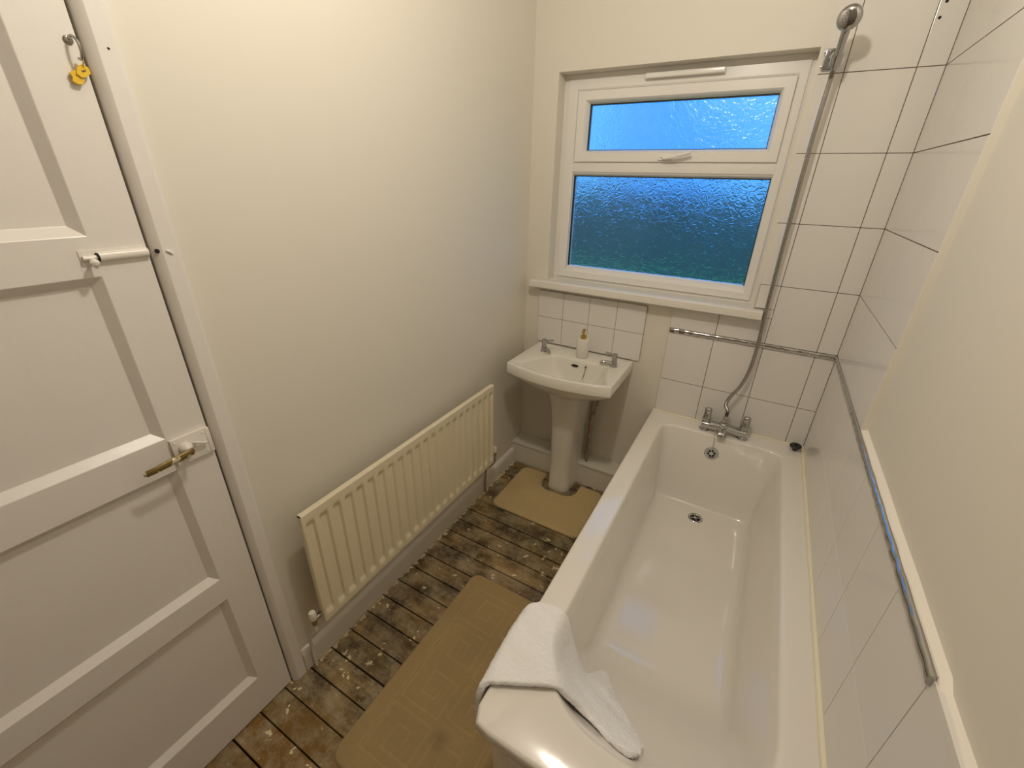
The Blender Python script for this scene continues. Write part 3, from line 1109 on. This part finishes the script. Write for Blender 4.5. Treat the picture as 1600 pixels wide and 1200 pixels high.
tube(bm, [(1.128, TY-0.024, TZ+0.020), (1.130, -0.104, TZ+0.004), (1.135, -0.121, RIM-0.03), (1.137, -0.129, 0.486)], 0.0013, seg=6)
obj('plug_chain', bm, M_chrome2, mt_, smooth=True)

# sealant round the bath
bm = bmesh.new()
tube(bm, [(0.806+0.0465*i, -0.001, RIM+0.001) for i in range(16)], 0.006, seg=8, n=4, rfun=lambda t, i: 0.0055+0.0022*noise.noise(Vector((i*0.21, 0, 0))))
tube(bm, [(WX-0.001, -0.005-0.1145*i, RIM+0.001) for i in range(16)], 0.006, seg=8, n=12, rfun=lambda t, i: 0.0098+0.0036*noise.noise(Vector((i*0.06, 3, 0))))
struct(obj('trim_5', bm, M_caulk, smooth=True), 'cream sealant bead between the bath rim and the tiles')

# bath plug on the rim
PP = Vector((1.468, -0.047, RIM+0.001))
bm = bmesh.new()
ax = Vector((-0.05, -0.10, 1)).normalized()
lathe(bm, PP+Vector((0, 0, 0.003)), ax, [(0.009, 0), (0.010, 0.002), (0.011, 0.015), (0.0235, 0.017), (0.0245, 0.022), (0.022, 0.0245), (0.006, 0.0245), (0.005, 0.026), (0.0, 0.0262)], 32)
pg = obj('bath_plug', bm, M_black, smooth=True, origin=PP)
tag(pg, 'black rubber bath plug standing on the rim in the tiled corner', 'bath plug')
bm = bmesh.new()
tube(bm, [PP+ax*0.027+Vector((-0.004, 0, 0)), PP+ax*0.034+Vector((-0.002, 0, 0)), PP+ax*0.034+Vector((0.003, 0, 0)), PP+ax*0.027+Vector((0.005, 0, 0))], 0.0012, seg=6)
obj('plug_ring', bm, M_black, pg, smooth=True)

# ================================================================== SHOWER
BR = Vector((1.183, 0, 2.080))
bk = empty('shower_bracket', BR)
tag(bk, 'square chrome shower head holder screwed to the tiles beside the window', 'shower holder')
bm = bmesh.new()
box(bm, 1.158, 1.206, -0.010, 0.0, 2.047, 2.110, bev=0.003, seg=3)
obj('backplate', bm, M_chrome, bk, smooth=True)
bm = bmesh.new()
cyl(bm, (1.184, -0.008, 2.080), (1.186, -0.045, 2.080), 0.013, bev=0.002)
lathe(bm, (1.194, -0.078, 2.045), (0.0, -0.45, 1), [(0.014, 0), (0.0175, 0.002), (0.019, 0.034), (0.016, 0.037), (0.013, 0.037), (0.012, 0.02)], 24)
cyl(bm, (1.186, -0.045, 2.080), (1.192, -0.068, 2.076), 0.010)
obj('holder_arm', bm, M_chrome, bk, smooth=True)
for x, z in ((1.157, 2.100), (1.157, 2.058)):
    bm = bmesh.new()
    lathe(bm, (x, -0.010, z), (0, -1, 0), [(0.004, 0), (0.0035, 0.0015), (0.001, 0.002)], 10)
    obj('screw', bm, M_chrome, bk, smooth=True)

hs = empty('shower_handset', (1.195, -0.10, 2.05))
tag(hs, 'chrome hand shower with a long flexible hose beside the window', 'shower head')
H0 = Vector((1.194, -0.078, 2.036))
H1 = Vector((1.196, -0.128, 2.125))
hd_ = (H1-H0).normalized()
bm = bmesh.new()
tube(bm, [H0, H0+hd_*0.03, H0+hd_*0.07, H1, H1+Vector((0.001, -0.009, 0.022))], 0.011, seg=16, rfun=lambda t, i: 0.0100+0.0030*t)
obj('handle', bm, M_chrome, hs, smooth=True)
bm = bmesh.new()
HC = Vector((1.197, -0.155, 2.156))
fn = Vector((-0.20, -0.95, -0.28)).normalized()
lathe(bm, HC-fn*0.016, fn, [(0.0, 0), (0.012, 0.0005), (0.024, 0.004), (0.031, 0.012), (0.034, 0.021), (0.0335, 0.028), (0.029, 0.034), (0.020, 0.037), (0.0, 0.038)], 36)
hh_ = obj('head', bm, M_chrome, hs, smooth=True, angle=50)
bm = bmesh.new()
s_, t_ = frame_of(fn)
for rr_, nn in ((0.0, 1), (0.008, 6), (0.016, 12)):
    for k in range(nn):
        a = 2*PI*k/nn
        c = HC+fn*0.0215+(s_*math.cos(a)+t_*math.sin(a))*rr_
        lathe(bm, c, fn, [(0.0014, 0), (0.001, 0.0016)], 6)
nz_ = obj('spray_nozzles', bm, M_black, hh_)
nz_['kind'] = 'stuff'
bm = bmesh.new()
hp = [(1.193, -0.077, 2.037), (1.193, -0.070, 1.99), (1.191, -0.066, 1.906), (1.190, -0.060, 1.793), (1.192, -0.052, 1.587), (1.195, -0.047, 1.366), (1.199, -0.045, 1.163),
      (1.204, -0.046, 1.016), (1.199, -0.050, 0.905), (1.181, -0.056, 0.825), (1.152, -0.062, 0.763), (1.143, -0.062, 0.72), (1.158, -0.058, 0.685), (1.157, -0.0625, 0.662)]
tube(bm, hp, 0.0075, seg=10, n=40, rfun=lambda t, i: 0.0080+(0.0006 if i % 2 else -0.0004))
obj('hose', bm, M_chrome2, hs, smooth=True, angle=80)

# ================================================================== BASIN
bs = empty('pedestal_basin', (0.385, -0.2, 0))
tag(bs, 'white pedestal wash basin with two chrome taps under the window', 'wash basin')
BZ = 0.818
def brect(i_s, i_b, i_f, z, bow, r=(0.008, 0.008, 0.009, 0.009)):
    x0, x1, y0, y1 = 0.104, 0.668, -0.004, -0.385
    return rpoly([(x0+i_s+0.004, y0-i_b), (x1-i_s-0.004, y0-i_b), (x1-i_s, y1+i_f), (x0+i_s, y1+i_f)], r, z, bow=bow)
rings = []
R_ = (0.05, 0.05, 0.07, 0.07)
rings += [brect(0.19, 0.02, 0.16, 0.620, 0.02, R_), brect(0.165, 0.01, 0.135, 0.640, 0.025, R_), brect(0.115, 0.005, 0.088, 0.672, 0.035, R_),
          brect(0.06, 0.002, 0.045, 0.708, 0.042, (0.03, 0.03, 0.05, 0.05)), brect(0.022, 0, 0.018, 0.740, 0.046, (0.02, 0.02, 0.035, 0.035)),
          brect(0.006, 0, 0.005, 0.758, 0.047), brect(0.0005, 0, 0.0005, 0.764, 0.048), brect(0, 0, 0, 0.768, 0.048), brect(0.0004, 0, 0.0004, BZ-0.005, 0.048), brect(0.0022, 0.0, 0.0022, BZ-0.0012, 0.047),
          brect(0.010, 0.006, 0.010, BZ, 0.046)]
def bowl(i_, z, bow, r, bk_=0.0):
    return rpoly([(0.262+i_, -0.148-bk_), (0.560-i_, -0.148-bk_), (0.636-i_*1.3, -0.358+i_), (0.148+i_*1.3, -0.358+i_)], r, z, bow=bow)
rings += [bowl(-0.010, BZ-0.0005, 0.046, (0.03, 0.03, 0.03, 0.03), -0.008), bowl(-0.003, BZ-0.003, 0.045, (0.03, 0.03, 0.03, 0.03), -0.003), bowl(0.002, BZ-0.012, 0.043, (0.03, 0.03, 0.035, 0.035)),
          bowl(0.010, BZ-0.04, 0.038, (0.035, 0.035, 0.045, 0.045), 0.004), bowl(0.026, BZ-0.075, 0.030, (0.04, 0.04, 0.05, 0.05), 0.008),
          bowl(0.050, BZ-0.105, 0.022, (0.04, 0.04, 0.05, 0.05), 0.012), bowl(0.080, BZ-0.125, 0.012, (0.02, 0.02, 0.03, 0.03), 0.016)]
bm = bmesh.new()
ringloft(bm, rings)
obj('basin', bm, M_cer, bs, smooth=True, angle=50)
bm = bmesh.new()
rings = []
for z, w, d in ((0.0, 0.004, 0.004), (0.006, 0.006, 0.006), (0.03, 0.0, 0.0), (0.2, -0.002, 0.0), (0.40, 0.003, 0.004), (0.55, 0.014, 0.012), (0.64, 0.026, 0.024)):
    rings.append(rpoly([(0.302-w, -0.06), (0.462+w, -0.06), (0.436+w, -0.232-d), (0.318-w, -0.232-d)], (0.01, 0.01, 0.035, 0.035), z, bow=0.012))
ringloft(bm, rings)
obj('pedestal', bm, M_cer, bs, smooth=True, angle=50)
# overflow slot
bm = bmesh.new()
lathe(bm, (0.395, -0.1555, 0.783), (0, -1, 0.15), [(0.0068, -0.003), (0.0068, 0.0016)], 20)
for v in bm.verts:
    v.co.x = 0.395+(v.co.x-0.395)*2.9
obj('overflow_slot', bm, M_dark, bs)
bm = bmesh.new()
cyl(bm, (0.456, -0.153, 0.790), (0.456, -0.161, 0.791), 0.0045, seg=12)
tube(bm, [(0.456, -0.1585, 0.788), (0.455, -0.1605, 0.765), (0.452, -0.166, 0.740), (0.449, -0.172, 0.722)], 0.0016, seg=6)
ch = obj('plug_chain', bm, M_rust, bs, smooth=True)
def basin_tap(x, y, sdir, ldir):
    bm = bmesh.new()
    s = Vector(sdir).normalized()
    b = Vector((x, y, BZ-0.001))
    lathe(bm, b, (0, 0, 1), [(0.0205, 0), (0.0205, 0.004), (0.0165, 0.007), (0.0155, 0.022), (0.0135, 0.030), (0.0135, 0.056), (0.0145, 0.060), (0.0145, 0.068), (0.010, 0.071)], 24)
    tube(bm, [b+Vector((0, 0, 0.014)), b+s*0.03+Vector((0, 0, 0.020)), b+s*0.055+Vector((0, 0, 0.021)), b+s*0.070+Vector((0, 0, 0.016))], 0.009, seg=12, rfun=lambda t, i: 0.0105-0.003*t)
    tp = obj('tap', bm, M_chrome, bs, smooth=True)
    tp['label'] = 'chrome basin tap'
    bm = bmesh.new()
    l = Vector(ldir).normalized()
    c = b+Vector((0, 0, 0.062))
    flatbar(bm, [c-l*0.004, c+l*0.025+Vector((0, 0, .002)), c+l*0.05+Vector((0, 0, .005))], 0.0085, 0.0042)
    obj('tap_lever', bm, M_chrome, tp, smooth=True)
basin_tap(0.196, -0.128, (0.75, -0.6, 0), (0.9, 0.25, 0))
basin_tap(0.596, -0.132, (-0.85, -0.30, 0), (-0.95, 0.05, 0))
# supply pipes behind pedestal
bm = bmesh.new()
tube(bm, [(0.492, -0.075, 0.152), (0.493, -0.075, 0.30), (0.496, -0.08, 0.42), (0.51, -0.085, 0.50), (0.53, -0.095, 0.60), (0.55, -0.11, 0.66)], 0.0085, seg=12)
tube(bm, [(0.478, -0.055, 0.152), (0.480, -0.055, 0.40), (0.49, -0.06, 0.62)], 0.0065, seg=12)
for z in (0.385, 0.425):
    lathe(bm, (0.494, -0.078, z), (0, 0, 1), [(0.0125, 0), (0.0135, 0.003), (0.0135, 0.014), (0.0125, 0.017)], 8)
obj('supply_pipe', bm, M_copper, bs, smooth=True)

# soap dispenser
sd = empty('soap_dispenser', (0.408, -0.098, BZ))
tag(sd, 'white cylindrical soap dispenser with gold pump on the basin ledge', 'soap dispenser')
bm = bmesh.new()
lathe(bm, (0.408, -0.098, BZ+0.0005), (0, 0, 1), [(0.030, 0), (0.0325, 0.003), (0.0325, 0.098), (0.030, 0.103), (0.015, 0.1045), (0.0, 0.1045)], 36)
obj('bottle', bm, M_cer, sd, smooth=True)
bm = bmesh.new()
lathe(bm, (0.408, -0.098, BZ+0.104), (0, 0, 1), [(0.0155, 0), (0.0155, 0.017), (0.012, 0.020), (0.0055, 0.022), (0.005, 0.040), (0.009, 0.041), (0.009, 0.050), (0.006, 0.052), (0.0, 0.052)], 24)
tube(bm, [(0.408, -0.098, BZ+0.150), (0.411, -0.120, BZ+0.151), (0.412, -0.138, BZ+0.147)], 0.0042, seg=10)
obj('pump', bm, M_gold, sd, smooth=True)

# ================================================================== MATS
def key_lines(x0, x1, y0, y1, ncol, nrow):
    """greek key polylines in the rectangle."""
    L = []
    cw, rh = (x1-x0)/ncol, (y1-y0)/nrow
    unit = [(0.08, 0.0), (0.08, 0.92), (0.92, 0.92), (0.92, 0.20), (0.36, 0.20), (0.36, 0.66), (0.66, 0.66), (0.66, 0.42)]
    for c in range(ncol):
        for r in range(nrow):
            pts = []
            for (u, v) in unit:
                if c % 2:
                    u = 1-u
                if (r+c) % 2:
                    v = 1-v
                pts.append((x0+(c+u)*cw, y0+(r+v)*rh))
            L += list(zip(pts, pts[1:]))
    L.append(((x0, y0), (x0, y1)))
    L.append(((x1, y0), (x1, y1)))
    L.append(((x0, y0), (x1, y0)))
    L.append(((x0, y1), (x1, y1)))
    return L
def segd(px, py, s):
    (ax_, ay), (bx, by) = s
    dx, dy = bx-ax_, by-ay
    l2 = dx*dx+dy*dy
    t = 0 if l2 == 0 else max(0, min(1, ((px-ax_)*dx+(py-ay)*dy)/l2))
    return math.hypot(px-ax_-t*dx, py-ay-t*dy)
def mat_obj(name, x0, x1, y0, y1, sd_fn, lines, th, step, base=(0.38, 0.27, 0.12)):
    """pile mat: grid mesh clipped by a signed distance sd_fn (negative inside)."""
    bm = bmesh.new()
    nx, ny = int((x1-x0)/step), int((y1-y0)/step)
    V = {}
    tone = []
    def vert(i, j):
        if (i, j) in V:
            return V[i, j]
        x, y = x0+(x1-x0)*i/nx, y0+(y1-y0)*j/ny
        d = sd_fn(x, y)
        # pull outside points onto the border
        if d > 0:
            e_ = 1e-4
            gx, gy = (sd_fn(x+e_, y)-sd_fn(x-e_, y))/(2*e_), (sd_fn(x, y+e_)-sd_fn(x, y-e_))/(2*e_)
            x, y = x-gx*d, y-gy*d
            d = 0
        edge = max(0.0, min(1.0, -d/0.010))
        h = th*(1-(1-edge)**2)**.5 if edge < 1 else th
        g = 0.0
        if lines and edge >= 1:
            dd = min(segd(x, y, s) for s in lines)
            g = max(0.0, 1-(dd/0.0055)**2)
        n1 = noise.noise(Vector((x*45, y*45, 0)))*0.0007
        v = bm.verts.new((x, y, 0.0005+h-0.0030*g+n1*edge))
        f = 1+0.10*noise.noise(Vector((x*7, y*7, 3)))+0.05*noise.noise(Vector((x*60, y*60, 5)))
        st = max(0.0, 0.35-math.hypot(x-0.585, (y+1.60))*9) if lines else 0
        f *= 1-st
        gg = g*0.12
        tone.append([c*f*(1+gg*(1.0, 1.06, 1.25)[k]) for k, c in enumerate(base)]+[1])
        V[i, j] = v
        return v
    for i in range(nx):
        for j in range(ny):
            cx_, cy_ = x0+(x1-x0)*(i+.5)/nx, y0+(y1-y0)*(j+.5)/ny
            if sd_fn(cx_, cy_) < step*0.45:
                q = [vert(i, j), vert(i+1, j), vert(i+1, j+1), vert(i, j+1)]
                try:
                    bm.faces.new(q)
                except ValueError:
                    pass
    bm.verts.ensure_lookup_table()
    o = obj(name, bm, M_mat, smooth=True, origin=((x0+x1)/2, (y0+y1)/2, 0), angle=80)
    ca = o.data.color_attributes.new('tone', 'FLOAT_COLOR', 'POINT')
    for i, t in enumerate(tone):
        ca.data[i].color = t
    return o
def sd_rrect(x, y, a, b, c, d, r):
    cx_, cy_, hx, hy = (a+b)/2, (c+d)/2, (b-a)/2-r, (d-c)/2-r
    qx, qy = abs(x-cx_)-hx, abs(y-cy_)-hy
    return math.hypot(max(qx, 0), max(qy, 0))+min(max(qx, qy), 0)-r
MX0, MX1, MY0, MY1 = 0.305, 0.800, -1.812, -0.985
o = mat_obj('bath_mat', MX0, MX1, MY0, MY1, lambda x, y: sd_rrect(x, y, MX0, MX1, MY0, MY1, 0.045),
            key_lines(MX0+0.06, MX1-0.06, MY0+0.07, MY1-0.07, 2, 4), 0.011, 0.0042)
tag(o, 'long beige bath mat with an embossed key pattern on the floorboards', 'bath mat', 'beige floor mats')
def sd_u(x, y):
    a = sd_rrect(x, y, 0.108, 0.640, -0.545, -0.135, 0.045)
    # notch round the pedestal
    c = sd_rrect(x, y, 0.272, 0.494, -0.272, 0.10, 0.07)
    # widen flare at the mouth of the notch
    return max(a, -c)
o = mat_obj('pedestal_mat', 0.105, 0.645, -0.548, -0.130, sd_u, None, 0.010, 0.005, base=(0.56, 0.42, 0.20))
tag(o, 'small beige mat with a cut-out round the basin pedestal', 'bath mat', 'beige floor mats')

# ================================================================== TOWEL
from mathutils.bvhtree import BVHTree
tb = BVHTree.FromPolygons([v.co + Vector(tub['o']) for v in tub.data.vertices], [tuple(p.vertices) for p in tub.data.polygons])
def surf_z(x, y):
    h = tb.ray_cast(Vector((x, y, 1.0)), Vector((0, 0, -1)))
    return h[0].z if h[0] is not None else -1
FAR = [(.783, -1.445, .44), (.782, -1.435, .50), (.784, -1.42, .560), (.800, -1.395, .588), (.848, -1.378, .592), (.890, -1.378, .584), (.915, -1.378, .50),
       (.945, -1.37, .40), (.968, -1.345, .325), (1.004, -1.265, .252), (1.055, -1.36, .325), (1.108, -1.44, .392), (1.150, -1.50, .440), (1.160, -1.525, .462)]
NEAR = [(.786, -1.665, .42), (.785, -1.662, .49), (.787, -1.658, .553), (.803, -1.640, .579), (.868, -1.606, .581), (.940, -1.568, .579), (.972, -1.552, .545),
        (1.00, -1.540, .510), (1.03, -1.538, .492), (1.068, -1.553, .496), (1.095, -1.565, .503), (1.122, -1.574, .515), (1.142, -1.572, .515), (1.155, -1.556, .495)]
fs_, ns_ = smooth_pts(FAR, 5), smooth_pts(NEAR, 5)
NV = 22
grid = []
for i, (a, b) in enumerate(zip(fs_, ns_)):
    row = []
    for j in range(NV+1):
        t = j/NV
        p = a.lerp(b, t)
        w = math.sin(PI*t)
        sz = surf_z(p.x, p.y) if p.x > 0.806 else -1
        puff = 0.010*noise.noise(Vector((p.x*13, p.y*9, 5.1)))
        if sz > 0:
            p.z = p.z*(1-0.75*w) + (sz+0.012)*0.75*w
            p.z += w*(0.004+puff) + 0.006*w*math.sin(p.y*70+p.x*40)*(0.5+0.5*noise.noise(p*7))
            p.z = max(p.z, sz+0.0085)
        else:
            p.x -= w*(0.004+abs(puff)*.5)
        row.append(p)
    grid.append(row)
bm = bmesh.new()
ringloft(bm, grid, closed=False, cap0=False, cap1=False)
tw = obj('hand_towel', bm, M_towel, smooth=True, origin=(0.9, -1.5, 0.58), angle=180)
sm = tw.modifiers.new('thick', 'SOLIDIFY')
sm.thickness = 0.016
sm.offset = 0
ss = tw.modifiers.new('soft', 'SUBSURF')
ss.levels = 2
ss.render_levels = 2
tx = bpy.data.textures.new('terry', 'CLOUDS')
tx.noise_scale = 0.012
tx.noise_depth = 3
dm = tw.modifiers.new('pile', 'DISPLACE')
dm.texture = tx
dm.strength = 0.005
dm.mid_level = 0.5
tag(tw, 'white terry hand towel draped over the near corner of the bathtub', 'towel')
